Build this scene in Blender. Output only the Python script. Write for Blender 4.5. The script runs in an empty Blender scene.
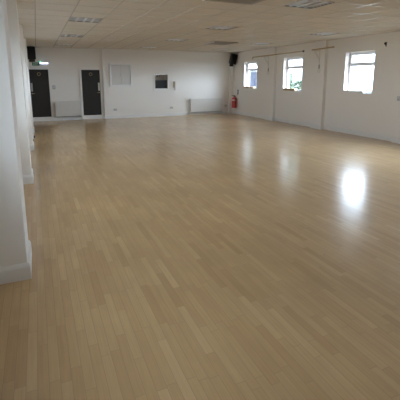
import bpy, bmesh, math, random
from mathutils import Vector, Matrix
random.seed(11)
sc = bpy.context.scene
COL = sc.collection
R = math.radians

# ------------------------------------------------------------------ dimensions (metres)
XL, XLW = -0.19, -0.56          # pilaster faces / wall on the left
XR, XRP = 8.99, 8.87            # wall / pilaster faces on the right
ZC = 2.98                       # suspended ceiling
YB, YM = 16.80, 16.68           # far wall (recessed bays) / its middle bay that stands forward
YF = -4.2                       # wall behind the camera
XM0, XM1 = 2.66, 6.26           # middle bay of the far wall
TP = 0.655                      # ceiling module
GX0, GY0 = 0.085, 5.07          # a grid crossing

# ------------------------------------------------------------------ materials
def new_mat(name):
    m = bpy.data.materials.new(name); m.use_nodes = True
    nt = m.node_tree
    return m, nt, nt.nodes['Principled BSDF']

def plain(name, rgb, rough=0.5, metal=0.0, spec=0.5, bump=0.0, scale=60.0, var=0.0):
    m, nt, b = new_mat(name)
    b.inputs['Base Color'].default_value = (*rgb, 1)
    b.inputs['Roughness'].default_value = rough
    b.inputs['Metallic'].default_value = metal
    b.inputs['Specular IOR Level'].default_value = spec
    tc = nt.nodes.new('ShaderNodeTexCoord')
    nz = nt.nodes.new('ShaderNodeTexNoise')
    nz.inputs['Scale'].default_value = scale; nz.inputs['Detail'].default_value = 3
    nt.links.new(tc.outputs['Object'], nz.inputs['Vector'])
    if bump:
        bp = nt.nodes.new('ShaderNodeBump')
        bp.inputs['Strength'].default_value = bump; bp.inputs['Distance'].default_value = 0.002
        nt.links.new(nz.outputs['Fac'], bp.inputs['Height'])
        nt.links.new(bp.outputs['Normal'], b.inputs['Normal'])
    if var:
        mx = nt.nodes.new('ShaderNodeMix'); mx.data_type = 'RGBA'
        mx.inputs['A'].default_value = (*[c * (1 - var) for c in rgb], 1)
        mx.inputs['B'].default_value = (*[min(1, c * (1 + var)) for c in rgb], 1)
        nt.links.new(nz.outputs['Fac'], mx.inputs['Factor'])
        nt.links.new(mx.outputs['Result'], b.inputs['Base Color'])
    return m

def emit(name, rgb, strength):
    m, nt, b = new_mat(name)
    b.inputs['Base Color'].default_value = (*rgb, 1)
    b.inputs['Emission Color'].default_value = (*rgb, 1)
    b.inputs['Emission Strength'].default_value = strength
    return m

def wood_floor():
    m, nt, b = new_mat('maple_strip_floor')
    N, L = nt.nodes, nt.links
    W, LEN = 0.062, 0.55
    tc = N.new('ShaderNodeTexCoord'); sp = N.new('ShaderNodeSeparateXYZ')
    L.new(tc.outputs['Object'], sp.inputs[0])
    def math_(op, a, bb=None, cc=None):
        n = N.new('ShaderNodeMath'); n.operation = op
        for i, v in enumerate((a, bb, cc)):
            if v is None: continue
            if isinstance(v, (int, float)): n.inputs[i].default_value = v
            else: L.new(v, n.inputs[i])
        return n.outputs[0]
    u = math_('DIVIDE', sp.outputs['X'], W)
    row = math_('FLOOR', u); fu = math_('FRACT', u)
    wn = N.new('ShaderNodeTexWhiteNoise'); wn.noise_dimensions = '1D'
    L.new(row, wn.inputs['W'])
    off = math_('MULTIPLY', wn.outputs['Value'], 7.3)
    v = math_('ADD', math_('DIVIDE', sp.outputs['Y'], LEN), off)
    cell = math_('FLOOR', v); fv = math_('FRACT', v)
    cb = N.new('ShaderNodeCombineXYZ'); L.new(row, cb.inputs[0]); L.new(cell, cb.inputs[1])
    w2 = N.new('ShaderNodeTexWhiteNoise'); w2.noise_dimensions = '3D'
    L.new(cb.outputs[0], w2.inputs['Vector'])
    ramp = N.new('ShaderNodeValToRGB')
    e = ramp.color_ramp.elements
    e[0].position = 0.0; e[0].color = (0.500, 0.326, 0.156, 1)
    e[1].position = 1.0; e[1].color = (0.612, 0.420, 0.218, 1)
    k = ramp.color_ramp.elements.new(0.12); k.color = (0.535, 0.354, 0.173, 1)
    k = ramp.color_ramp.elements.new(0.85); k.color = (0.576, 0.392, 0.197, 1)
    L.new(w2.outputs['Value'], ramp.inputs['Fac'])
    # grain along the boards
    mp = N.new('ShaderNodeMapping'); mp.inputs['Scale'].default_value = (60, 2.5, 1)
    ad = N.new('ShaderNodeVectorMath'); ad.operation = 'ADD'
    L.new(tc.outputs['Object'], ad.inputs[0]); L.new(w2.outputs['Color'], ad.inputs[1])
    L.new(ad.outputs[0], mp.inputs['Vector'])
    gr = N.new('ShaderNodeTexNoise'); gr.inputs['Scale'].default_value = 1.0
    gr.inputs['Detail'].default_value = 4; gr.inputs['Distortion'].default_value = 0.6
    L.new(mp.outputs[0], gr.inputs['Vector'])
    # broad worn patches
    wr = N.new('ShaderNodeTexNoise'); wr.inputs['Scale'].default_value = 0.55
    wr.inputs['Detail'].default_value = 5; wr.inputs['Roughness'].default_value = 0.6
    L.new(tc.outputs['Object'], wr.inputs['Vector'])
    def mixc(mode, fac, a, bb):
        n = N.new('ShaderNodeMix'); n.data_type = 'RGBA'; n.blend_type = mode
        if isinstance(fac, (int, float)): n.inputs['Factor'].default_value = fac
        else: L.new(fac, n.inputs['Factor'])
        for s, v_ in (('A', a), ('B', bb)):
            if isinstance(v_, tuple): n.inputs[s].default_value = v_
            else: L.new(v_, n.inputs[s])
        return n.outputs['Result']
    gmul = N.new('ShaderNodeMapRange'); gmul.inputs['To Min'].default_value = 0.86; gmul.inputs['To Max'].default_value = 1.12
    L.new(gr.outputs['Fac'], gmul.inputs['Value'])
    wmul = N.new('ShaderNodeMapRange'); wmul.inputs['From Min'].default_value = 0.3; wmul.inputs['From Max'].default_value = 0.7
    wmul.inputs['To Min'].default_value = 0.86; wmul.inputs['To Max'].default_value = 1.1
    L.new(wr.outputs['Fac'], wmul.inputs['Value'])
    f = math_('MULTIPLY', gmul.outputs[0], wmul.outputs[0])
    vm = N.new('ShaderNodeVectorMath'); vm.operation = 'SCALE'
    L.new(ramp.outputs['Color'], vm.inputs[0]); L.new(f, vm.inputs['Scale'])
    # seams
    du = math_('MULTIPLY', math_('MINIMUM', fu, math_('SUBTRACT', 1.0, fu)), W)
    dv = math_('MULTIPLY', math_('MINIMUM', fv, math_('SUBTRACT', 1.0, fv)), LEN)
    d = math_('MINIMUM', du, dv)
    seam = N.new('ShaderNodeMapRange'); seam.inputs['From Min'].default_value = 0.0004; seam.inputs['From Max'].default_value = 0.0022
    L.new(d, seam.inputs['Value'])
    colr = mixc('MIX', seam.outputs[0], (0.40, 0.27, 0.145, 1), vm.outputs[0])
    L.new(colr, b.inputs['Base Color'])
    rg = N.new('ShaderNodeMapRange'); rg.inputs['To Min'].default_value = FLOOR_R0; rg.inputs['To Max'].default_value = FLOOR_R1
    L.new(wr.outputs['Fac'], rg.inputs['Value'])
    L.new(rg.outputs[0], b.inputs['Roughness'])
    b.inputs['Specular IOR Level'].default_value = FLOOR_SPEC
    b.inputs['Coat Weight'].default_value = 0.35; b.inputs['Coat Roughness'].default_value = 0.45
    # slight cupping of each board
    cup = math_('MULTIPLY', math_('MULTIPLY', fu, math_('SUBTRACT', 1.0, fu)), 4.0)
    hgt = math_('ADD', math_('MULTIPLY', cup, 0.25), math_('ADD', math_('MULTIPLY', w2.outputs['Value'], 0.25), math_('MULTIPLY', seam.outputs[0], 0.3)))
    bp = N.new('ShaderNodeBump'); bp.inputs['Strength'].default_value = 0.25; bp.inputs['Distance'].default_value = 0.0008
    L.new(hgt, bp.inputs['Height']); L.new(bp.outputs['Normal'], b.inputs['Normal'])
    return m

FLOOR_R0, FLOOR_R1, FLOOR_SPEC = 0.16, 0.24, 0.5
M = {}
M['wall'] = plain('wall_paint', (0.82, 0.785, 0.73), 0.75, spec=0.3, bump=0.15, scale=120, var=0.01)
M['trim'] = plain('white_gloss_paint', (0.80, 0.785, 0.75), 0.35)
M['tile'] = plain('mineral_tile', (0.62, 0.56, 0.47), 0.9, spec=0.1, bump=0.5, scale=180, var=0.05)
M['bar'] = plain('grid_bar_enamel', (0.68, 0.62, 0.53), 0.24, spec=0.6)
M['floor'] = wood_floor()
M['door'] = plain('dark_door_laminate', (0.016, 0.014, 0.012), 0.5, var=0.1, scale=8)
M['brass'] = plain('brass', (0.42, 0.34, 0.20), 0.4, 0.9)
M['chrome'] = plain('satin_steel', (0.62, 0.62, 0.62), 0.3, 1.0)
M['upvc'] = plain('white_upvc', (0.82, 0.83, 0.85), 0.3)
M['board'] = plain('raw_wood', (0.42, 0.30, 0.17), 0.6, var=0.25, scale=14)
M['pale_board'] = plain('painted_board', (0.76, 0.73, 0.68), 0.5)
M['pole'] = plain('varnished_pole', (0.45, 0.33, 0.18), 0.45, var=0.2, scale=20)
M['black'] = plain('black_plastic', (0.006, 0.006, 0.006), 0.6, bump=0.2, scale=200)
M['grille'] = plain('black_mesh', (0.007, 0.007, 0.007), 0.8, bump=0.6, scale=400)
M['red'] = plain('extinguisher_red', (0.62, 0.060, 0.045), 0.3)
M['paper'] = plain('pale_label', (0.75, 0.72, 0.64), 0.6)
M['radiator'] = plain('radiator_enamel', (0.68, 0.66, 0.62), 0.4)
M['plastic'] = plain('white_plastic', (0.78, 0.77, 0.74), 0.4)
M['grey_plastic'] = plain('grey_plastic', (0.33, 0.32, 0.31), 0.45)
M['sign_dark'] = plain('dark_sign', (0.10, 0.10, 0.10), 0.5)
M['thermostat'] = plain('thermostat_plastic', (0.50, 0.49, 0.47), 0.5)
M['beige'] = plain('beige_plastic', (0.42, 0.37, 0.27), 0.45)
M['alu'] = plain('louvre_enamel', (0.80, 0.80, 0.82), 0.3)
M['housing'] = plain('light_housing', (0.20, 0.185, 0.165), 0.5)
M['slab'] = plain('slab_underside', (0.7, 0.69, 0.67), 0.8)
M['cupboard_door'] = plain('cupboard_door_paint', (0.66, 0.64, 0.60), 0.45)
M['tube'] = plain('unlit_tube', (0.85, 0.85, 0.84), 0.3)
M['vent'] = plain('ceiling_unit_grille', (0.34, 0.30, 0.25), 0.6)
M['green'] = plain('exit_green', (0.010, 0.16, 0.060), 0.4)
M['sign_white'] = plain('sign_white', (0.72, 0.80, 0.74), 0.4)
M['led'] = emit('lit_diffuser', (0.62, 0.72, 1.0), 6.0)
M['led_green'] = emit('charge_led', (0.1, 1.0, 0.45), 3.0)
M['lining'] = plain('dim_room_lining', (0.60, 0.54, 0.46), 0.8)
M['dark_blind'] = plain('dark_blind', (0.012, 0.012, 0.011), 0.6, bump=0.3, scale=90)
M['cord'] = plain('cord', (0.68, 0.64, 0.56), 0.7)
M['outside_wall'] = plain('blue_render', (0.054, 0.058, 0.084), 0.8, var=0.06, scale=4)
M['outside_roof'] = plain('slate_roof', (0.10, 0.11, 0.13), 0.7)
M['asphalt'] = plain('yard_paving', (0.22, 0.22, 0.21), 0.9, var=0.15, scale=5)
M['leaf'] = plain('shrub_leaf', (0.15, 0.20, 0.135), 0.6, var=0.4, scale=9)
M['bark'] = plain('bark', (0.12, 0.085, 0.055), 0.85)

def glass_mat():
    m = bpy.data.materials.new('window_glass'); m.use_nodes = True
    nt = m.node_tree; nt.nodes.clear()
    out = nt.nodes.new('ShaderNodeOutputMaterial')
    tr = nt.nodes.new('ShaderNodeBsdfTransparent'); tr.inputs[0].default_value = (0.93, 0.95, 0.95, 1)
    gl = nt.nodes.new('ShaderNodeBsdfGlossy'); gl.inputs['Roughness'].default_value = 0.02
    fr = nt.nodes.new('ShaderNodeFresnel'); fr.inputs[0].default_value = 1.45
    mx = nt.nodes.new('ShaderNodeMixShader')
    geo = nt.nodes.new('ShaderNodeNewGeometry'); inv = nt.nodes.new('ShaderNodeMath'); inv.operation = 'SUBTRACT'; inv.inputs[0].default_value = 1.0
    nt.links.new(geo.outputs['Backfacing'], inv.inputs[1])
    mu = nt.nodes.new('ShaderNodeMath'); mu.operation = 'MULTIPLY'
    nt.links.new(fr.outputs[0], mu.inputs[0]); nt.links.new(inv.outputs[0], mu.inputs[1])
    nt.links.new(mu.outputs[0], mx.inputs[0]); nt.links.new(tr.outputs[0], mx.inputs[1]); nt.links.new(gl.outputs[0], mx.inputs[2])
    nt.links.new(mx.outputs[0], out.inputs[0])
    return m
M['glass'] = glass_mat()

# ------------------------------------------------------------------ mesh helpers
class MB:
    def __init__(s): s.bm = bmesh.new()
    def box(s, a, b, mat=None, bevel=0.0):
        a, b = Vector(a), Vector(b)
        lo = Vector(map(min, a, b)); hi = Vector(map(max, a, b))
        r = bmesh.ops.create_cube(s.bm, size=1)
        vs = r['verts']
        for v in vs:
            v.co = Vector(((lo.x + hi.x) / 2 + v.co.x * (hi.x - lo.x), (lo.y + hi.y) / 2 + v.co.y * (hi.y - lo.y), (lo.z + hi.z) / 2 + v.co.z * (hi.z - lo.z)))
        if mat is not None:
            for v in vs: v.co = mat @ v.co
        if bevel:
            es = list({e for v in vs for e in v.link_edges})
            bmesh.ops.bevel(s.bm, geom=es, offset=bevel, segments=2, affect='EDGES', profile=0.5)
        return s
    def quad(s, *pts):
        s.bm.faces.new([s.bm.verts.new(p) for p in pts]); return s
    def prism(s, pts, d):
        d = Vector(d); a = [s.bm.verts.new(p) for p in pts]; b = [s.bm.verts.new(Vector(p) + d) for p in pts]
        n = len(a)
        s.bm.faces.new(a); s.bm.faces.new(b[::-1])
        for i in range(n): s.bm.faces.new((a[i], b[i], b[(i + 1) % n], a[(i + 1) % n]))
        return s
    def tube(s, path, r, seg=10, cap=True):
        path = [Vector(p) for p in path]; rs = r if isinstance(r, (list, tuple)) else [r] * len(path)
        rings = []
        ref = None
        for i, p in enumerate(path):
            t = (path[min(i + 1, len(path) - 1)] - path[max(i - 1, 0)]).normalized()
            if ref is None: ref = Vector((0, 0, 1)) if abs(t.z) < 0.9 else Vector((1, 0, 0))
            n = (ref - t * ref.dot(t)).normalized(); ref = n
            bn = t.cross(n)
            rings.append([s.bm.verts.new(p + (n * math.cos(2 * math.pi * k / seg) + bn * math.sin(2 * math.pi * k / seg)) * rs[i]) for k in range(seg)])
        for a, b in zip(rings, rings[1:]):
            for k in range(seg): s.bm.faces.new((a[k], a[(k + 1) % seg], b[(k + 1) % seg], b[k]))
        if cap:
            s.bm.faces.new(rings[0][::-1]); s.bm.faces.new(rings[-1])
        return s
    def lathe(s, prof, c=(0, 0, 0), axis='Z', seg=28):
        c = Vector(c); rings = []
        for r, h in prof:
            ring = []
            for k in range(seg):
                a = 2 * math.pi * k / seg; x, y = r * math.cos(a), r * math.sin(a)
                v = {'Z': (x, y, h), 'Y': (x, h, y), 'X': (h, x, y)}[axis]
                ring.append(s.bm.verts.new(c + Vector(v)))
            rings.append(ring)
        for a, b in zip(rings, rings[1:]):
            for k in range(seg): s.bm.faces.new((a[k], a[(k + 1) % seg], b[(k + 1) % seg], b[k]))
        if prof[0][0] > 1e-6: s.bm.faces.new(rings[0][::-1])
        if prof[-1][0] > 1e-6: s.bm.faces.new(rings[-1])
        return s
    def build(s, name, mat, parent=None, smooth=False):
        bmesh.ops.remove_doubles(s.bm, verts=s.bm.verts, dist=1e-6)
        bmesh.ops.recalc_face_normals(s.bm, faces=s.bm.faces)
        me = bpy.data.meshes.new(name); s.bm.to_mesh(me); s.bm.free()
        me.materials.append(mat)
        if smooth:
            for p in me.polygons: p.use_smooth = True
            me.set_sharp_from_angle(angle=R(35))
        o = bpy.data.objects.new(name, me); COL.objects.link(o)
        if parent is not None: o.parent = parent
        return o

def tag(o, label=None, cat=None, group=None, kind=None):
    for k, v in (('label', label), ('category', cat), ('group', group), ('kind', kind)):
        if v: o[k] = v
    return o
def empty(name, loc, rz=0.0):
    o = bpy.data.objects.new(name, None); COL.objects.link(o)
    o.empty_display_size = 0.1; o.location = loc; o.rotation_euler = (0, 0, rz); return o
def thing(name, label, cat, loc=(0, 0, 0), rz=0.0, group=None):
    return tag(empty(name, loc, rz), label, cat, group)
def struct(o, label, cat): return tag(o, label, cat, kind='structure')
def dup(root, loc, label, group=None):
    r = root.copy(); COL.objects.link(r); r.location = loc; r['label'] = label
    if group: r['group'] = group
    for ch in list(root.children):
        c = ch.copy(); COL.objects.link(c); c.parent = r
        for g in list(ch.children):
            d = g.copy(); COL.objects.link(d); d.parent = c
    return r

# ------------------------------------------------------------------ room shell
struct(MB().box((XLW - .3, YF - .3, -.2), (XR + .3, YB + .3, 0)).build('floor', M['floor']), 'pale maple strip sports floor with a satin varnish', 'floor')

wy0, wy1 = 8.13, 9.25
WIN = [(14.48, 15.61, 1.27, 2.48), (11.37, 12.51, 1.25, 2.53), (8.13, 9.255, 1.28, 2.53),
       (4.30, 6.35, 1.10, 2.53), (1.60, 2.87, 1.27, 2.53)]  # these two are added out of view to let in more daylight
TH = 0.32
m = MB()
ys = sorted(WIN)
prev = YF - .3
for (a, b, z0, z1) in ys:
    m.box((XR, prev, 0), (XR + TH, a, ZC + .3))
    m.box((XR, a, 0), (XR + TH, b, z0)); m.box((XR, a, z1), (XR + TH, b, ZC + .3))
    prev = b
m.box((XR, prev, 0), (XR + TH, YB + .3, ZC + .3))
struct(m.build('wall_right', M['wall']), 'off-white painted wall with a row of small high windows', 'wall')
LWIN = [(1.0, 3.0, 1.15, 2.35), (4.33, 6.33, 1.15, 2.35), (7.6, 9.6, 1.15, 2.35), (10.85, 12.85, 1.15, 2.35)]  # added hidden windows that brighten the room from the left
m = MB(); prev = YF - .3
for (a, b, z0, z1) in LWIN:
    m.box((XLW - .3, prev, 0), (XLW, a, ZC + .3))
    m.box((XLW - .3, a, 0), (XLW, b, z0)); m.box((XLW - .3, a, z1), (XLW, b, ZC + .3))
    prev = b
m.box((XLW - .3, prev, 0), (XLW, YB + .3, ZC + .3))
struct(m.build('wall_left', M['wall']), 'off-white painted wall behind the near pilasters', 'wall')
FWIN = []
m = MB(); prev = XLW
for (a, b, z0, z1) in FWIN:
    m.box((prev, YF - .3, 0), (a, YF, ZC + .3))
    m.box((a, YF - .3, 0), (b, YF, z0)); m.box((a, YF - .3, z1), (b, YF, ZC + .3))
    prev = b
m.box((prev, YF - .3, 0), (XR, YF, ZC + .3))
struct(m.build('wall_front', M['wall']), 'off-white wall behind the viewer', 'wall')
# far wall: recessed bay with two doors, forward bay in the middle with an opening, recessed bay right
OX0, OX1, OZ0, OZ1 = 4.955, 5.565, 1.27, 1.905
m = MB()
m.box((XLW, YB, 0), (XM0, YB + .3, ZC + .3)); m.box((XM1, YB, 0), (XR, YB + .3, ZC + .3))
struct(m.build('wall_back', M['wall']), 'far off-white wall with recessed bays left and right', 'wall')
m = MB()
m.box((XM0, YM, 0), (OX0, YB + .3, ZC + .3)); m.box((OX1, YM, 0), (XM1, YB + .3, ZC + .3))
m.box((OX0, YM, 0), (OX1, YB + .3, OZ0)); m.box((OX0, YM, OZ1), (OX1, YB + .3, ZC + .3))
struct(m.build('trim_33', M['wall']), 'middle bay of the far wall, standing slightly forward', 'wall')
m = MB().box((8.80, YB - .16, 0), (8.99, YB, ZC), bevel=.004)
struct(m.build('trim_1', M['wall']), 'white boxed pipe casing in the far right corner', 'trim')

# pilasters
n = 2
LP = [(0.17, .67), (3.42, 3.92), (6.75, 7.25), (9.98, 10.48), (13.22, 13.72)]
RP = [(0.2, .7), (3.45, 3.93), (6.70, 7.19), (10.06, 10.58), (12.98, 13.48)]
nameL = {1: 'nearest off-white pilaster at the left edge', 2: 'second off-white pilaster along the left wall', 3: 'third off-white pilaster along the left wall', 4: 'farthest off-white pilaster on the left, near the door'}
nameR = {2: 'off-white pilaster at the right edge, before the third window', 3: 'off-white pilaster between the second and third windows', 4: 'off-white pilaster between the first and second windows'}
for i, (a, b) in enumerate(LP):
    struct(MB().box((XLW, a, 0), (XL, b, ZC), bevel=.006).build('trim_%d' % n, M['wall']), nameL.get(i, 'off-white pilaster on the left wall behind the viewer'), 'pilaster'); n += 1
for i, (a, b) in enumerate(RP):
    struct(MB().box((XRP, a, 0), (XR, b, ZC), bevel=.006).build('trim_%d' % n, M['wall']), nameR.get(i, 'off-white pilaster on the right wall outside the view'), 'pilaster'); n += 1

# skirting boards, following the pilasters, with a rounded top
SK, SH = 0.02, 0.15
def skirt(path, closed=False):
    """path: floor points with the room on the left-hand side of travel"""
    m = MB()
    pts = [Vector((x, y, 0)) for x, y in path]
    nrm = []
    for i in range(len(pts) - 1):
        t = (pts[i + 1] - pts[i]).normalized(); nrm.append(Vector((-t.y, t.x, 0)))
    prof = [(0, 0), (SK, 0), (SK, SH * .78), (SK * .75, SH * .9), (SK * .35, SH), (0, SH)]
    rings = []
    for i, p in enumerate(pts):
        if i == 0: d = nrm[0]
        elif i == len(pts) - 1: d = nrm[-1]
        else: d = nrm[i - 1] + nrm[i]; d = d / max(.3, d.dot(nrm[i]))
        rings.append([m.bm.verts.new(p + d * u + Vector((0, 0, v))) for u, v in prof])
    for a, b in zip(rings, rings[1:]):
        for k in range(len(prof)):
            m.bm.faces.new((a[k], a[(k + 1) % len(prof)], b[(k + 1) % len(prof)], b[k]))
    m.bm.faces.new(rings[0]); m.bm.faces.new(rings[-1][::-1])
    return m
pl = [(XLW, YB)]
for a, b in reversed(LP): pl += [(XLW, b), (XL, b), (XL, a), (XLW, a)]
pl += [(XLW, YF)]
struct(skirt(pl).build('baseboard_left', M['trim']), 'white skirting wrapping the left pilasters', 'baseboard')
pr_ = [(XR, YF)]
for a, b in RP: pr_ += [(XR, a), (XRP, a), (XRP, b), (XR, b)]
pr_ += [(XR, YB - .16)]
struct(skirt(pr_).build('baseboard_right', M['trim']), 'white skirting along the window wall', 'baseboard')
m = skirt([(8.80, YB - .16), (8.80, YB), (XM1, YB), (XM1, YM), (XM0, YM), (XM0, YB), (2.60, YB)])
m2 = skirt([(1.71, YB), (.57, YB)])
me_t = bpy.data.meshes.new('t'); m2.bm.to_mesh(me_t); m.bm.from_mesh(me_t); m2.bm.free()
struct(m.build('baseboard_back', M['trim']), 'white skirting along the far wall', 'baseboard')
struct(skirt([(XLW, YF), (XR, YF)]).build('baseboard_front', M['trim']), 'white skirting behind the viewer', 'baseboard')

# ceiling: tiles with gaps where light fittings and ceiling units sit
cells_light = [(1, 1.0)]
LIGHT = [(1, 5), (1, 10), (1, 15), (6, 0), (6, 5), (6, 10), (6, 15), (11, 5), (11, 10), (11, 15)]
UNIT_BOX = [(5.66, 6.58, 11.86, 12.80), (2.52, 3.42, 4.92, 5.72)]
def gx(i): return GX0 + TP * i
def gy(j): return GY0 + TP * 1.008 * j
ix = list(range(-1, 14)); jx = list(range(-15, 19))
m = MB()
for i in ix:
    for j in jx:
        if (i, j) in LIGHT: continue
        x0, x1 = max(gx(i), XLW), min(gx(i + 1), XR); y0, y1 = max(gy(j), YF), min(gy(j + 1), YB)
        if x1 - x0 < .01 or y1 - y0 < .01: continue
        m.quad((x0, y0, ZC), (x0, y1, ZC), (x1, y1, ZC), (x1, y0, ZC))
ceil = m.build('ceiling', M['tile'])
struct(ceil, 'suspended ceiling of square mineral tiles', 'ceiling')
# roof slab that closes the void over the tiles
struct(MB().box((XLW - .3, YF - .3, ZC + .3), (XR + .4, YB + .3, ZC + .5)).build('trim_30', M['slab']), 'roof slab above the suspended ceiling', 'roof')
m = MB()
h = .012
for i in ix[1:]:
    if XLW < gx(i) < XR: m.box((gx(i) - h, YF, ZC - .004), (gx(i) + h, YB, ZC + .02))
for j in jx:
    if YF < gy(j) < YB: m.box((XLW, gy(j) - h, ZC - .0035), (XR, gy(j) + h, ZC + .02))
struct(m.build('trim_31', M['bar']), 'pale enamelled metal grid carrying the ceiling tiles', 'trim')
m = MB()
m.box((XLW, YB - .022, ZC - .006), (XR, YB, ZC - .004)).box((XR - .022, YF, ZC - .006), (XR, YB, ZC - .004))
struct(m.build('trim_32', M['bar']), 'pale metal angle round the edge of the ceiling', 'trim')

# ------------------------------------------------------------------ windows
wl = ['small far window, its lower pane looking on to a blue grey wall', 'middle of the three windows, with greenery outside', 'nearest window in view, blown out white']
for k, (a, b, z0, z1) in enumerate(WIN):
    w = struct(empty('window_%d' % (k + 1), (XR + .17, (a + b) / 2, z0)), wl[k] if k < 3 else 'added window on the right wall outside the view, for extra daylight', 'window')
    hw = (b - a) / 2; H = z1 - z0; F = .06
    f = MB(); d0, d1 = .0, .07
    f.box((d0, -hw, 0), (d1, -hw + F, H)).box((d0, hw - F, 0), (d1, hw, H))
    f.box((d0, -hw + F, 0), (d1, hw - F, F)).box((d0, -hw + F, H - F), (d1, hw - F, H))
    tz = H * .69
    f.box((d0, -hw + F, tz - .035), (d1, hw - F, tz + .035))
    f.build('window_frame', M['upvc'], w)
    s = MB()                                    # opening light over the transom has its own slimmer sash
    q = .035
    s.box((-.012, -hw + F, tz + .035), (.05, -hw + F + q, H - F)).box((-.012, hw - F - q, tz + .035), (.05, hw - F, H - F))
    s.box((-.012, -hw + F + q, tz + .035), (.05, hw - F - q, tz + .035 + q)).box((-.012, -hw + F + q, H - F - q), (.05, hw - F - q, H - F))
    sash = s.build('sash', M['upvc'], w)
    MB().box((-.03, -.05, tz + .04), (-.012, .05, tz + .06), bevel=.004).build('handle', M['upvc'], sash)
    MB().box((.030, -hw + F, F), (.036, hw - F, tz - .035)).build('pane', M['glass'], w)
    MB().box((.030, -hw + F + q, tz + .035 + q), (.036, hw - F - q, H - F - q)).build('pane', M['glass'], w)
    MB().box((-.17, -hw, 0), (0, hw, .012)).build('window_sill', M['upvc'], w)
for k, (a, b, z0, z1) in enumerate(LWIN):
    w = struct(empty('window_%d' % (k + 7), (XLW - .17, (a + b) / 2, z0)), 'added window in a left bay hidden behind a pilaster, for extra daylight', 'window')
    hw = (b - a) / 2; H = z1 - z0; F = .06
    f = MB()
    f.box((-.07, -hw, 0), (0, -hw + F, H)).box((-.07, hw - F, 0), (0, hw, H)).box((-.07, -hw + F, 0), (0, hw - F, F)).box((-.07, -hw + F, H - F), (0, hw - F, H)).box((-.07, -.035, F), (0, .035, H - F))
    f.build('window_frame', M['upvc'], w)
    MB().box((-.036, -hw + F, F), (-.030, -.035, H - F)).build('pane', M['glass'], w)
    MB().box((-.036, .035, F), (-.030, hw - F, H - F)).build('pane', M['glass'], w)
    MB().box((0, -hw, 0), (.17, hw, .012)).build('window_sill', M['upvc'], w)
for k, (a, b, z0, z1) in enumerate(FWIN):
    w = struct(empty('window_%d' % (k + 11), ((a + b) / 2, YF - .17, z0)), 'white window in the wall behind the viewer', 'window')
    hw = (b - a) / 2; H = z1 - z0; F = .06
    f = MB()
    f.box((-hw, -.07, 0), (-hw + F, 0, H)).box((hw - F, -.07, 0), (hw, 0, H)).box((-hw + F, -.07, 0), (hw - F, 0, F)).box((-hw + F, -.07, H - F), (hw - F, 0, H)).box((-.035, -.07, F), (.035, 0, H - F))
    f.build('window_frame', M['upvc'], w)
    MB().box((-hw + F, -.036, F), (-.035, -.030, H - F)).build('pane', M['glass'], w)
    MB().box((.035, -.036, F), (hw - F, -.030, H - F)).build('pane', M['glass'], w)
    MB().box((-hw, 0, 0), (hw, .17, .012)).build('window_sill', M['upvc'], w)
# boards lying on the sills
bl = [('raw wooden board lying on the sill of the farthest window', 'board', .075), ('raw wooden board lying on the sill of the middle window with greenery', 'board', .085), ('white painted board lying on the sill of the nearest blown-out window', 'pale_board', .065)]
for k in range(3):
    a, b, z0, z1 = WIN[k]
    L = (b - a) * (.70, .64, .70)[k]
    t = MB().box((0, -L, 0), (.165, 0, bl[k][2]), bevel=.006).build('sill_board', M[bl[k][1]])
    t.location = (XR - .005, b - .004, z0 + .0125)
    tag(t, bl[k][0], 'board', 'boards on the window sills')

# ------------------------------------------------------------------ doors in the far wall (each on a white riser)
def door(num, x0, x1, hinge_left, label):
    z0, z1 = .17, 2.10
    y = YB
    d = struct(empty('door_%d' % num, ((x0 + x1) / 2, y, 0)), label, 'door')
    w = (x1 - x0) / 2; F = .075
    f = MB()
    f.box((-w - F, -.035, 0), (-w, 0, z1 + F), bevel=.004).box((w, -.035, 0), (w + F, 0, z1 + F), bevel=.004).box((-w, -.035, z1), (w, 0, z1 + F), bevel=.004)
    f.build('frame', M['trim'], d)
    MB().box((-w, -.03, 0), (w, 0, z0), bevel=.004).build('riser', M['trim'], d)
    leaf = MB().box((-w + .004, -.022, z0 + .004), (w - .004, 0, z1 - .003), bevel=.003).build('door_leaf', M['door'], d)
    s = 1 if hinge_left else -1
    # round sign
    sg = MB().lathe([(.066, 0), (.066, -.004), (.050, -.004), (.050, 0)], (0.0, -.022, 1.915), 'Y').build('sign_ring', M['brass'], leaf)
    MB().lathe([(.0499, 0), (.0499, -.002)], (0.0, -.022, 1.915), 'Y').build('sign_disc', M['door'], leaf)
    hx = s * (w - .06)
    p = MB().box((hx - .035, -.026, 1.22), (hx + .035, -.022, 1.56), bevel=.0015).build('finger_plate', M['grey_plastic'] if num == 1 else M['paper'], leaf)
    hd = MB(); hd.tube([(hx, -.022, 1.14), (hx, -.07, 1.14), (hx - s * .03, -.075, 1.14), (hx - s * .10, -.075, 1.14)], .009, 10)
    hd.lathe([(.026, 0), (.026, -.01)], (hx, -.022, 1.14), 'Y')
    hd.build('handle', M['brass'], leaf, True)
    return d
door(1, -0.235, 0.49, False, 'dark door at the far left beneath the green exit sign')
door(2, 1.775, 2.535, True, 'dark door right of the left radiator, with pale finger plate')

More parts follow.
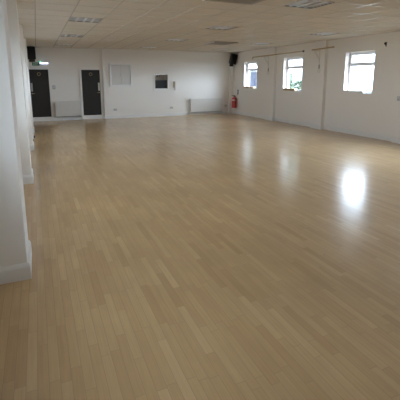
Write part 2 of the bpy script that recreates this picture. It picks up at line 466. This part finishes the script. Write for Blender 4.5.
# ------------------------------------------------------------------ wall things on the far wall
# exit sign and the lit emergency light beside it
s = thing('exit_sign', 'green EXIT sign above the far left door', 'sign', (0.045, YB, 2.25))
MB().box((-.135, -.02, 0), (.135, 0, .125), bevel=.003).build('sign_plate', M['green'], s)
cu = bpy.data.curves.new('lettering', 'FONT'); cu.body = 'EXIT'; cu.size = .105; cu.align_x = 'CENTER'; cu.align_y = 'CENTER'; cu.extrude = .001; cu.offset = .0005
cu.materials.append(M['sign_white'])
tmp = bpy.data.objects.new('lettering_outline', cu); COL.objects.link(tmp)
bpy.context.view_layer.update()
lm = bpy.data.meshes.new_from_object(tmp.evaluated_get(bpy.context.evaluated_depsgraph_get()))
bpy.data.objects.remove(tmp); bpy.data.curves.remove(cu)
t = bpy.data.objects.new('lettering', lm); COL.objects.link(t); t.parent = s
t.location = (0, -.0215, .0625); t.rotation_euler = (R(90), 0, 0); t.scale = (.92, 1, 1)
e = thing('emergency_light', 'bluish white lit emergency light bar beside the exit sign', 'light', (.350, YB, 2.315))
MB().box((-.17, -.03, -.01), (.17, 0, .085), bevel=.006).build('body', M['plastic'], e)
MB().box((-.145, -.055, .010), (.145, -.03, .058), bevel=.01).build('diffuser', M['led'], e)
MB().lathe([(.014, 0), (.014, -.012)], (-.14, -.03, .10), 'Y', 12).build('indicator', M['led_green'], e)

def socket(loc, label, cat='socket', w=.15, h=.088, axis='Y', sgn=-1, group=None, toggles=True, name='wall_socket'):
    s = thing(name, label, cat, loc, 0, group)
    if axis == 'X': s.rotation_euler = (0, 0, R(90) * (-1 if sgn < 0 else 1))
    MB().box((-w / 2, -.012, -h / 2), (w / 2, 0, h / 2), bevel=.003).build('face_plate', M['thermostat'] if toggles else M['plastic'], s)
    k = (-1, 1) if w > .12 else (0,)
    for i in k:
        MB().box((i * w * .25 - .012, -.017, -.012 if not toggles else .008), (i * w * .25 + .012, -.012, .014 if not toggles else .03), bevel=.002).build('switch', M['plastic'], s)
        if toggles:
            MB().box((i * w * .25 - .018, -.0125, -.03), (i * w * .25 + .018, -.0115, -.002)).build('pin_slots', M['grey_plastic'], s)
    return s
socket((3.11, YM, .385), 'double socket low on the wall under the white wall cupboard', group='low wall sockets')
socket((5.73, YM, .39), 'double socket low on the wall between dark hatch and right radiator', group='low wall sockets')
socket((8.64, YB, .385), 'socket low on the wall between right radiator and fire extinguisher', w=.12, group='low wall sockets')
th = thing('thermostat', 'small grey wall thermostat above the left radiator', 'thermostat', (.66, YB, 1.38))
MB().box((-.06, -.03, -.08), (.06, 0, .08), bevel=.006).build('body', M['thermostat'], th)
MB().lathe([(.026, 0), (.024, -.014)], (0, -.03, .01), 'Y', 20).build('dial', M['plastic'], th, True)

def radiator(x0, x1, z0, z1, y, label):
    w, h = x1 - x0, z1 - z0
    r = thing('radiator', label, 'radiator', (x0, y, z0), 0, 'white panel radiators')
    m = MB()
    m.box((0, -.135, 0), (w, -.115, h), bevel=.006)
    k = int(w / .05)
    for i in range(k):                                # pressed vertical flutes of the panel
        x = (i + .5) * w / k
        m.box((x - .013, -.1385, .035), (x + .013, -.134, h - .035), bevel=.0015)
    m.box((0.01, -.05, .01), (w - .01, -.035, h - .01))
    m.build('panel', M['radiator'], r)
    MB().box((.02, -.112, -.022), (w - .02, -.052, .02)).build('gap_shadow', M['sign_dark'], r)  # dark strip standing in for the shadow line under the panel
    MB().box((0, -.115, .008), (.006, -.03, h - .004)).build('side_cover', M['radiator'], r)
    MB().box((w - .006, -.115, .008), (w, -.03, h - .004)).build('side_cover', M['radiator'], r)
    g = MB().box((.006, -.115, h - .008), (w - .006, -.105, h)).box((.006, -.045, h - .008), (w - .006, -.035, h))
    for i in range(int(w / .03)):
        g.box((.012 + i * .03, -.105, h - .006), (.022 + i * .03, -.045, h))
    g.build('top_grille', M['radiator'], r)
    for x in (.2, w - .2):
        MB().box((x - .02, -.035, .05), (x + .02, 0, h - .08)).build('bracket', M['grey_plastic'], r)
    for x, s in ((-.02, -1), (w + .02, 1)):
        v = MB().tube([(x - s * .03, -.07, .03), (x, -.07, .03), (x, -.07, -z0 + .002)], .0085, 10)
        p = v.build('pipe', M['trim'], r, True)
        MB().lathe([(.018, -.02), (.02, .0), (.018, .045), (.012, .055)], (x, -.07, .035), 'Z', 16).build('valve', M['trim'], p, True)
    return r
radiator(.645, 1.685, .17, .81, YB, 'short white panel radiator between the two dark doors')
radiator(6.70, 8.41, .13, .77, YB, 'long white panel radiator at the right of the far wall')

# white wall cupboard with two doors
c = thing('wall_cupboard', 'white framed wall cupboard with two flush doors, left of dark hatch', 'cupboard', (2.93, YM, 1.40))
W_, H_ = .98, .975
m = MB(); F = .075
m.box((0, -.055, 0), (F, 0, H_), bevel=.004).box((W_ - F, -.055, 0), (W_, 0, H_), bevel=.004).box((F, -.055, 0), (W_ - F, 0, F), bevel=.004).box((F, -.055, H_ - F), (W_ - F, 0, H_), bevel=.004)
m.box((-.02, -.03, -.03), (W_ + .02, 0, 0), bevel=.004)
m.build('frame', M['trim'], c)
for x0, x1, s in ((F + .006, W_ / 2 - .003, 1), (W_ / 2 + .003, W_ - F - .006, -1)):
    d = MB().box((x0, -.030, F + .006), (x1, -.012, H_ - F - .006), bevel=.003).build('door', M['cupboard_door'], c)
    hx = x0 if s > 0 else x1
    for z in (.17, .76):
        MB().tube([(hx, -.034, z - .04), (hx, -.034, z + .04)], .006, 8).build('hinge', M['chrome'], d)
    if s > 0: MB().lathe([(.008, 0), (.010, -.012), (.016, -.022), (.012, -.03)], (x1 - .03, -.030, H_ * .52), 'Y', 16).build('knob', M['grey_plastic'], d, True)
MB().box((F, -.011, F), (W_ - F, -.001, H_ - F)).build('back_panel', M['grey_plastic'], c)

# dark internal hatch window
hw = thing('serving_hatch', 'dark square wall hatch in a white frame beside the wall phone', 'hatch', (OX0, YM, OZ0))
w, h = OX1 - OX0, OZ1 - OZ0
m = MB(); F = .05
m.box((-F, -.018, -F), (0, 0, h + F), bevel=.003).box((w, -.018, -F), (w + F, 0, h + F), bevel=.003).box((0, -.018, h), (w, 0, h + F), bevel=.003).box((0, -.018, -F), (w, 0, 0), bevel=.003)
m.build('frame', M['trim'], hw)
MB().box((-.09, -.06, -.075), (w + .09, 0, -F), bevel=.004).build('sill', M['trim'], hw)
m = MB(); e0 = .004; dd = .36
m.box((e0, .02, e0), (e0 + .01, dd, h - e0)).box((w - e0 - .01, .02, e0), (w - e0, dd, h - e0)).box((e0, .02, e0), (w - e0, dd, e0 + .01)).box((e0, .02, h - e0 - .01), (w - e0, dd, h - e0)).box((e0, dd, e0), (w - e0, dd + .01, h - e0))
m.build('recess_lining', M['lining'], hw)
MB().box((.016, .05, .012), (w - .016, .09, h * .60)).build('dark_panel', M['dark_blind'], hw)
for x in (.13, .25):
    MB().box((x - .02, .055, h - .10 + (.02 if x > .2 else 0)), (x + .02, .075, h - .014), bevel=.004).build('hanger', M['black'], hw)

# wall phone
ph = thing('wall_phone', 'beige wall phone with dark cord right of the dark hatch', 'phone', (5.89, YM, 1.20))
MB().box((-.045, -.035, .12), (.045, 0, .40), bevel=.008).build('base', M['beige'], ph)
m = MB().box((-.035, -.075, .13), (.0, -.045, .39), bevel=.01).box((-.04, -.085, .33), (.005, -.035, .40), bevel=.012).box((-.04, -.085, .12), (.005, -.035, .19), bevel=.012)
m.build('handset', M['beige'], ph)
pts = [(.015 + .012 * math.sin(q * 1.3), -.03 + .012 * math.cos(q * 1.3), .13 - .13 * math.sin(math.pi * q / 60.0) * (1 if q < 30 else 1)) for q in range(0, 61)]
MB().tube(pts, .006, 6).build('cord', M['black'], ph, True)

# fire extinguisher and its sign, right wall near the far corner
ex = thing('fire_extinguisher', 'red fire extinguisher hung in the far right corner', 'fire extinguisher', (XR - .135, 16.30, .30))
MB().lathe([(.08, 0), (.112, .004), (.118, .03), (.118, .42), (.105, .475), (.06, .515), (.03, .53), (.03, .545)], (0, 0, 0), 'Z', 32).build('cylinder', M['red'], ex, True)
v = MB().lathe([(.028, .545), (.028, .585), (.018, .60)], (0, 0, 0), 'Z', 16); v.box((-.05, -.012, .565), (.03, .012, .59))
v.build('valve', M['black'], ex)
m = MB().box((-.13, -.011, .60), (.02, .011, .612)).box((-.12, -.011, .575), (.0, .011, .583)); m.build('lever', M['black'], ex)
MB().tube([(.02, -.02, .575), (.02, -.08, .57), (.01, -.142, .50), (0, -.145, .36), (0, -.135, .18)], [.011] * 4 + [.014], 10).build('hose', M['black'], ex, True)
m = MB()
N = 12
for i in range(N):                                    # wrapped label on the room side
    a0, a1 = math.pi * .70 + i * math.pi * .85 / N, math.pi * .70 + (i + 1) * math.pi * .85 / N
    r = .1195
    m.quad((r * math.cos(a0), r * math.sin(a0), .36), (r * math.cos(a1), r * math.sin(a1), .36), (r * math.cos(a1), r * math.sin(a1), .41), (r * math.cos(a0), r * math.sin(a0), .41))
m.build('label_band', M['paper'], ex)
MB().box((.11, -.03, .38), (.135, .03, .44)).build('wall_bracket', M['grey_plastic'], ex)
sg = thing('extinguisher_sign', 'narrow grey instruction sign above the fire extinguisher', 'sign', (XR, 16.17, .93))
MB().box((-.004, -.06, .05), (0, .06, .26)).build('sign_plate', M['sign_dark'], sg)
MB().box((-.006, -.045, .15), (-.004, .045, .17)).build('sign_stripe', M['paper'], sg)
MB().box((-.02, -.02, .0), (0, .02, .05), bevel=.004).build('hook', M['black'], sg)

# loudspeakers in the two far corners
def speaker(loc, rz, roll, label, back=.25):
    s = thing('loudspeaker', label, 'loudspeaker', loc, rz, 'black corner loudspeakers')
    mt = Matrix.Rotation(R(roll), 4, 'Y') @ Matrix.Rotation(R(10), 4, 'X')
    m = MB()
    w0, w1, d, hh = .16, .11, .15, .24
    pts = [mt @ Vector(p) for p in ((-w0, -d, -hh), (w0, -d, -hh), (w1, d, -hh), (-w1, d, -hh))]
    up = mt @ Vector((0, 0, 2 * hh))
    m.prism(pts, up)
    bmesh.ops.bevel(m.bm, geom=list(m.bm.edges), offset=.022, segments=3, affect='EDGES', profile=.5)
    cab = m.build('cabinet', M['black'], s)
    MB().box((-w0 + .02, -d - .008, -hh + .02), (w0 - .02, -d + .002, hh - .02), mat=mt, bevel=.006).build('grille', M['grille'], s)
    m = MB().tube([(-.02, .10, -.18), (.03, .12, -.26), (.07, back - .01, -.25)], .028, 10)
    m.box((-.10, .02, -.355), (.04, .17, -.18), bevel=.012)
    b = m.build('bracket', M['black'], s, True)
    MB().box((.02, back - .015, -.34), (.12, back, -.17), bevel=.004).build('wall_plate', M['black'], b)
    return s
speaker((-.09, YB - .25, 2.735), 0, 0, 'black loudspeaker mounted in the far left corner above the exit sign')
speaker((8.80, YB - .41, 2.66), 0, 9, 'black tilted loudspeaker mounted in the far right corner', .41)

# ------------------------------------------------------------------ wooden poles and brackets on the window wall
XP = 8.62
def pole(name, segs, label, group):
    t = thing(name, label, 'pole', (XP, (segs[0][0] + segs[-1][1]) / 2, segs[0][2]), 0, group)
    oy, oz = t.location.y, t.location.z
    for (a, b, z0, z1, r, mat, nm) in segs:
        MB().tube([(0, a - oy, z0 - oz), (0, b - oy, z1 - oz)], r, 12).build(nm, M[mat], t, True)
    return t
p1 = pole('curtain_pole', [(14.25, 10.88, 2.62, 2.665, .022, 'pole', 'rod'), (10.88, 10.40, 2.665, 2.665, .014, 'plastic', 'extension_rod')], 'long thin wooden pole along the wall above the two far windows', 'curtain poles over the windows')
o = p1.location
MB().lathe([(.0, -.045), (.022, -.04), (.036, -.015), (.036, .015), (.022, .04), (0, .045)], (0, 10.87 - o.y, 2.665 - o.z), 'Y', 16).build('end_cap', M['black'], p1, True)
MB().tube([(0, 14.25 - o.y, 2.62 - o.z), (0, 14.27 - o.y, 2.54 - o.z)], .02, 10).build('hook', M['grey_plastic'], p1, True)
p2 = pole('curtain_pole', [(10.42, 9.40, 2.675, 2.70, .024, 'pole', 'rod')], 'short wooden pole on the bracket between second and third windows', 'curtain poles over the windows')
p3 = pole('curtain_pole', [(7.46, 5.6, 2.65, 2.65, .014, 'plastic', 'rod')], 'white rod at the right edge starting from a dark end cap', 'curtain poles over the windows')
o = p3.location
m = MB().lathe([(.0, -.045), (.022, -.04), (.036, -.015), (.036, .015), (.022, .04), (0, .045)], (0, 7.47 - o.y, 2.65 - o.z), 'Y', 16)
m.tube([(0, 7.47 - o.y, 2.65 - o.z), (.01, 7.46 - o.y, 2.57 - o.z)], .014, 8)
m.build('end_cap', M['black'], p3, True)
def bracket(y, z, xw, label):
    b = thing('pole_bracket', label, 'bracket', (xw, y, z), 0, 'thin brackets carrying the poles')
    L_ = xw - XP
    MB().tube([(0, 0, -.03), (-L_ + .026, 0, -.03)], .010, 8).build('arm', M['cord'], b)
    MB().tube([(0, 0, -.33), (-L_ + .03, 0, -.04)], .009, 8).build('brace', M['cord'], b)
    MB().box((-.008, -.02, -.36), (0, .02, .0), bevel=.002).build('wall_plate', M['cord'], b)
    return b
bracket(13.40, 2.63, XRP, 'thin triangular bracket between the two far windows')
bracket(10.32, 2.68, XRP, 'thin triangular bracket between the second and third windows')
def hang(y, z0, z1, label):
    c = thing('hanging_cord', label, 'cord', (XRP - .02, y, z0), 0, 'cords hanging below the brackets')
    Lz = z0 - z1
    MB().tube([(0, 0, 0), (0, 0, -Lz * .5)], .009, 8).build('strand', M['cord'], c)
    MB().box((-.014, -.018, -Lz * .5 - .13), (.014, .018, -Lz * .5), bevel=.005).build('toggle', M['grey_plastic'], c)
    pts = [(0, .055 * math.sin(2 * math.pi * q / 24), -Lz * .5 - .20 + .07 * math.cos(2 * math.pi * q / 24)) for q in range(25)]
    MB().tube(pts, .008, 6).build('loop', M['cord'], c, True)
hang(13.38, 2.32, 1.98, 'knotted cord hanging under the bracket between the far windows')
hang(10.30, 2.36, 2.02, 'looped cord hanging under the bracket beside the nearest window')
s = socket((XRP, 7.12, 1.20), 'grey switch plate on the pilaster at the right edge', 'switch', w=.088, h=.12, axis='X', sgn=1, toggles=True, name='wall_switch')
s.rotation_euler = (0, 0, R(-90))
# small socket low on the side of the third left pilaster, with a dark plug
pg = thing('wall_socket', 'small white socket with dark plug low on the third left pilaster', 'socket', (XL, 10.25, .37))
MB().box((0, -.075, -.11), (.03, .075, .11), bevel=.005).build('face_plate', M['trim'], pg)
MB().box((.03, -.03, -.10), (.06, .03, -.04), bevel=.008).build('plug', M['black'], pg)

# ------------------------------------------------------------------ ceiling fittings
def light_fitting(i, j, label):
    s = TP - 2 * h - .002; sy = TP * 1.008 - 2 * h - .002
    t = thing('ceiling_light', label, 'ceiling light', ((gx(i) + gx(i + 1)) / 2, (gy(j) + gy(j + 1)) / 2, ZC), 0, 'louvred square ceiling lights')
    a, b = s / 2, sy / 2; D = .085
    m = MB(); q = .012
    m.box((-a, -b, 0), (-a + q, b, D)).box((a - q, -b, 0), (a, b, D)).box((-a + q, -b, 0), (a - q, -b + q, D)).box((-a + q, b - q, 0), (a - q, b, D))
    m.box((-a, -b, D), (a, b, D + .01)).build('housing', M['housing'], t)
    m = MB(); A, B = a - q, b - q
    for k in range(1, 4):
        x = -A + 2 * A * k / 4
        m.prism([(x - .024, -B, .003), (x + .024, -B, .003), (x + .004, -B, .05), (x - .004, -B, .05)], (0, 2 * B, 0))
    for k in range(1, 7):
        y = -B + 2 * B * k / 7
        m.prism([(-A, y - .010, .004), (-A, y + .010, .004), (-A, y + .002, .048), (-A, y - .002, .048)], (2 * A, 0, 0))
    m.build('louvre', M['alu'], t)
    for k in range(4):
        x = -A + 2 * A * (k + .5) / 4
        MB().tube([(x, -B + .01, .066), (x, B - .01, .066)], .013, 10).build('tube', M['tube'], t, True)
    return t
names = {(1, 5): 'louvred ceiling light nearest on the left', (1, 10): 'middle louvred ceiling light of the left column', (1, 15): 'farthest louvred ceiling light of the left column',
         (6, 0): 'large nearest louvred ceiling light at the top edge', (6, 5): 'second louvred ceiling light of the middle column', (6, 10): 'third louvred ceiling light of the middle column, left of ceiling unit', (6, 15): 'farthest louvred ceiling light of the middle column',
         (11, 5): 'louvred ceiling light near the window wall, above the short wooden pole', (11, 10): 'louvred ceiling light near the window wall, above the long wooden pole', (11, 15): 'farthest louvred ceiling light on the window side, left of the right loudspeaker'}
proto = None
for c_ in LIGHT:
    loc = ((gx(c_[0]) + gx(c_[0] + 1)) / 2, (gy(c_[1]) + gy(c_[1] + 1)) / 2, ZC)
    if proto is None: proto = light_fitting(*c_, names[c_])
    else: dup(proto, loc, names[c_])
for (x0, x1, y0, y1), lab in zip(UNIT_BOX, ('dark grilled ceiling cassette beyond the middle lights', 'dark grilled ceiling cassette at the top edge, left of large light')):
    t = thing('ceiling_cassette', lab, 'air conditioner', ((x0 + x1) / 2, (y0 + y1) / 2, ZC - .0045), 0, 'ceiling cassettes')
    a, b = (x1 - x0) / 2, (y1 - y0) / 2
    m = MB(); q = .07
    m.box((-a, -b, -.022), (-a + q, b, 0), bevel=.006).box((a - q, -b, -.022), (a, b, 0), bevel=.006).box((-a + q, -b, -.022), (a - q, -b + q, 0), bevel=.006).box((-a + q, b - q, -.022), (a - q, b, 0), bevel=.006)
    m.build('frame', M['vent'], t)
    m = MB()
    for k in range(16):
        y = -b + q + (k + .5) * 2 * (b - q) / 16
        m.box((-a + q, y - .012, -.018), (a - q, y + .012, -.012))
    m.box((-a + q, -b + q, -.008), (a - q, b - q, -.002))
    m.build('grille', M['vent'], t)
    MB().box((-a - .012, -b, -.03), (-a, b, 0)).build('edge_trim', M['upvc'], t)

# ------------------------------------------------------------------ outside the windows
struct(MB().box((XR + TH, -40, -.6), (60, 70, -.4)).build('ground', M['asphalt']), 'grey paved yard outside the windows', 'ground')
struct(MB().box((-60, -40, -.6), (XLW - .3, 70, -.4)).build('ground', M['asphalt']), 'grey paved ground on the left side of the building', 'ground')
ob = thing('garden_shed', 'blue grey shed seen through the farthest window', 'shed', (14.3, 21.8, -.4))
MB().box((-1.1, -.5, 0), (1.1, .5, 2.5)).build('wall', M['outside_wall'], ob)
MB().prism([(-1.2, -.6, 2.5), (1.2, -.6, 2.5), (1.2, -.6, 2.56), (-1.2, -.6, 2.60)], (0, 1.2, 0)).build('roof', M['outside_roof'], ob)
MB().box((-1.125, -.3, .1), (-1.1, .3, 2.1)).build('door', M['outside_wall'], ob)
def shrub(x, y, hgt, rad, nl, label):
    t = thing('shrub', label, 'shrub', (x, y, -.4), 0, 'shrubs outside the middle window')
    st = MB()
    for k in range(5):
        a = random.uniform(0, 6.28); q = rad * .5
        st.tube([(0, 0, 0), (q * .4 * math.cos(a), q * .4 * math.sin(a), hgt * .45), (q * math.cos(a), q * math.sin(a), hgt * .85)], [.03, .02, .006], 6)
    st.build('stems', M['bark'], t)
    lf = MB()
    for k in range(nl):
        z = random.uniform(.12, 1.0)
        rr = rad * math.sqrt(random.random()) * math.sin(math.pi * min(.97, z * .8 + .17)) ** .6
        a = random.uniform(0, 6.28)
        c = Vector((rr * math.cos(a), rr * math.sin(a), z * hgt))
        mt = Matrix.Translation(c) @ Matrix.Rotation(random.uniform(0, 6.28), 4, 'Z') @ Matrix.Rotation(random.uniform(-1.2, 1.2), 4, 'X')
        l, w = random.uniform(.13, .20), random.uniform(.045, .07)
        lf.quad(*[mt @ Vector(p) for p in ((0, 0, 0), (w, l * .5, .01), (0, l, 0), (-w, l * .5, .01))])
    lf.build('foliage', M['leaf'], t)
shrub(13.6, 18.33, 2.35, .30, 1500, 'tall slender shrub outside the middle window')
shrub(14.8, 19.0, 1.95, .70, 1500, 'low rounded shrub outside the middle window, right of tall one')

def added_tree(x, y, z0, z1, rad, nl, label):
    t = thing('added_tree', label, 'added_tree', (x, y, -.4))
    st = MB(); st.tube([(0, 0, 0), (.05, 0, z0 + .4), (0, .1, z0 + 1.6), (.1, 0, z1 - .5)], [.16, .13, .09, .03], 10)
    for k in range(9):
        a = k * 2.4; zz = z0 + .6 + (z1 - z0 - 1.5) * k / 9
        st.tube([(.03, .03, zz), (rad * .45 * math.cos(a), rad * .45 * math.sin(a), zz + .5), (rad * .8 * math.cos(a), rad * .8 * math.sin(a), zz + .9)], [.05, .03, .01], 6)
    st.build('trunk', M['bark'], t)
    lf = MB()
    for k in range(nl):
        v = Vector((random.gauss(0, 1), random.gauss(0, 1), random.gauss(0, 1))).normalized() * random.random() ** .33
        c = Vector((v.x * rad, v.y * rad, (z0 + z1) / 2 + .4 + v.z * (z1 - z0) / 2))
        mt = Matrix.Translation(c) @ Matrix.Rotation(random.uniform(0, 6.28), 4, 'Z') @ Matrix.Rotation(random.uniform(-1.4, 1.4), 4, 'X')
        l, w = random.uniform(.22, .36), random.uniform(.09, .14)
        lf.quad(*[mt @ Vector(p) for p in ((0, 0, 0), (w, l * .5, .01), (0, l, 0), (-w, l * .5, .01))])
    lf.build('foliage', M['leaf'], t)
added_tree(15.5, 23.1, 2.6, 8.0, 2.9, 5200, 'tree with high crown out of view, dimming window glare on the floor')  # added unseen crown, blocks sky that would reflect in the floor

# ------------------------------------------------------------------ daylight
w = bpy.data.worlds.new('sky'); sc.world = w; w.use_nodes = True
nt = w.node_tree; nt.nodes.clear()
out = nt.nodes.new('ShaderNodeOutputWorld'); bg = nt.nodes.new('ShaderNodeBackground')
tc = nt.nodes.new('ShaderNodeTexCoord')
nrm = nt.nodes.new('ShaderNodeVectorMath'); nrm.operation = 'NORMALIZE'; nt.links.new(tc.outputs['Generated'], nrm.inputs[0])
SKY = 9.2
def lobe(az, el, r0, r1, amount):                       # a brighter part of the sky
    az, el = R(az), R(el)
    dt = nt.nodes.new('ShaderNodeVectorMath'); dt.operation = 'DOT_PRODUCT'; nt.links.new(nrm.outputs[0], dt.inputs[0])
    dt.inputs[1].default_value = (math.cos(el) * math.sin(az), math.cos(el) * math.cos(az), math.sin(el))
    mr = nt.nodes.new('ShaderNodeMapRange'); mr.interpolation_type = 'SMOOTHSTEP'
    mr.inputs['From Min'].default_value = math.cos(R(r1)); mr.inputs['From Max'].default_value = math.cos(R(r0))
    mr.inputs['To Min'].default_value = 0; mr.inputs['To Max'].default_value = amount
    nt.links.new(dt.outputs['Value'], mr.inputs['Value'])
    return mr.outputs[0]
ad = nt.nodes.new('ShaderNodeMath'); ad.operation = 'ADD'
nt.links.new(lobe(46, 17, 4, 20, 7.0), ad.inputs[0]); nt.links.new(lobe(116, 16, 10, 50, 38.0), ad.inputs[1])  # second, broad lobe is added out of view to brighten the far wall
ad2 = nt.nodes.new('ShaderNodeMath'); ad2.operation = 'ADD'; ad2.inputs[1].default_value = SKY
nt.links.new(ad.outputs[0], ad2.inputs[0])
bg.inputs['Color'].default_value = (0.735, 0.86, 1.04, 1)
nt.links.new(ad2.outputs[0], bg.inputs['Strength']); nt.links.new(bg.outputs[0], out.inputs[0])
for k, (a, b, z0, z1) in enumerate(WIN):               # sampling portals in the window openings (give no light themselves)
    l = bpy.data.lights.new('portal', 'AREA'); l.shape = 'RECTANGLE'; l.size = z1 - z0; l.size_y = b - a
    l.cycles.is_portal = True
    o = bpy.data.objects.new('portal', l); COL.objects.link(o)
    o.location = (XR + TH + .02, (a + b) / 2, (z0 + z1) / 2); o.rotation_euler = (0, R(90), 0)

def portal(loc, rot, sx, sy):
    l = bpy.data.lights.new('portal', 'AREA'); l.shape = 'RECTANGLE'; l.size = sx; l.size_y = sy
    l.cycles.is_portal = True
    o = bpy.data.objects.new('portal', l); COL.objects.link(o); o.location = loc; o.rotation_euler = rot
for (a, b, z0, z1) in LWIN: portal((XLW - .32, (a + b) / 2, (z0 + z1) / 2), (0, R(-90), 0), z1 - z0, b - a)
for (a, b, z0, z1) in FWIN: portal(((a + b) / 2, YF - .32, (z0 + z1) / 2), (R(90), 0, 0), b - a, z1 - z0)

# ------------------------------------------------------------------ camera
f_px, yaw, pitch, roll = 373.34, 0.4134, 0.1866, -0.0013
fw = Vector((math.sin(yaw) * math.cos(pitch), math.cos(yaw) * math.cos(pitch), -math.sin(pitch)))
rt = Vector((math.cos(yaw), -math.sin(yaw), 0)); up = rt.cross(fw)
r2 = rt * math.cos(roll) + up * math.sin(roll); u2 = -rt * math.sin(roll) + up * math.cos(roll)
cam = bpy.data.cameras.new('camera'); co = bpy.data.objects.new('camera', cam); COL.objects.link(co)
mtx = Matrix.Identity(4)
for i in range(3): mtx[i][0], mtx[i][1], mtx[i][2] = r2[i], u2[i], -fw[i]
mtx.translation = (0, 0, 1.75)
co.matrix_world = mtx
cam.sensor_fit = 'HORIZONTAL'; cam.sensor_width = 36; cam.lens = f_px / 400 * 36
cam.shift_x = -(202.5 - 200) / 400; cam.shift_y = (148.5 - 200) / 400
cam.clip_start = .02; cam.clip_end = 300
sc.camera = co

sc.view_settings.view_transform = 'Standard'; sc.view_settings.look = 'None'
sc.view_settings.gamma = 1; sc.view_settings.exposure = 0.0; sc.view_settings.use_curve_mapping = False
try:
    sc.cycles.use_denoising = True
    sc.cycles.max_bounces = 14; sc.cycles.diffuse_bounces = 10; sc.cycles.sample_clamp_indirect = 8; sc.cycles.transparent_max_bounces = 12
except Exception: pass
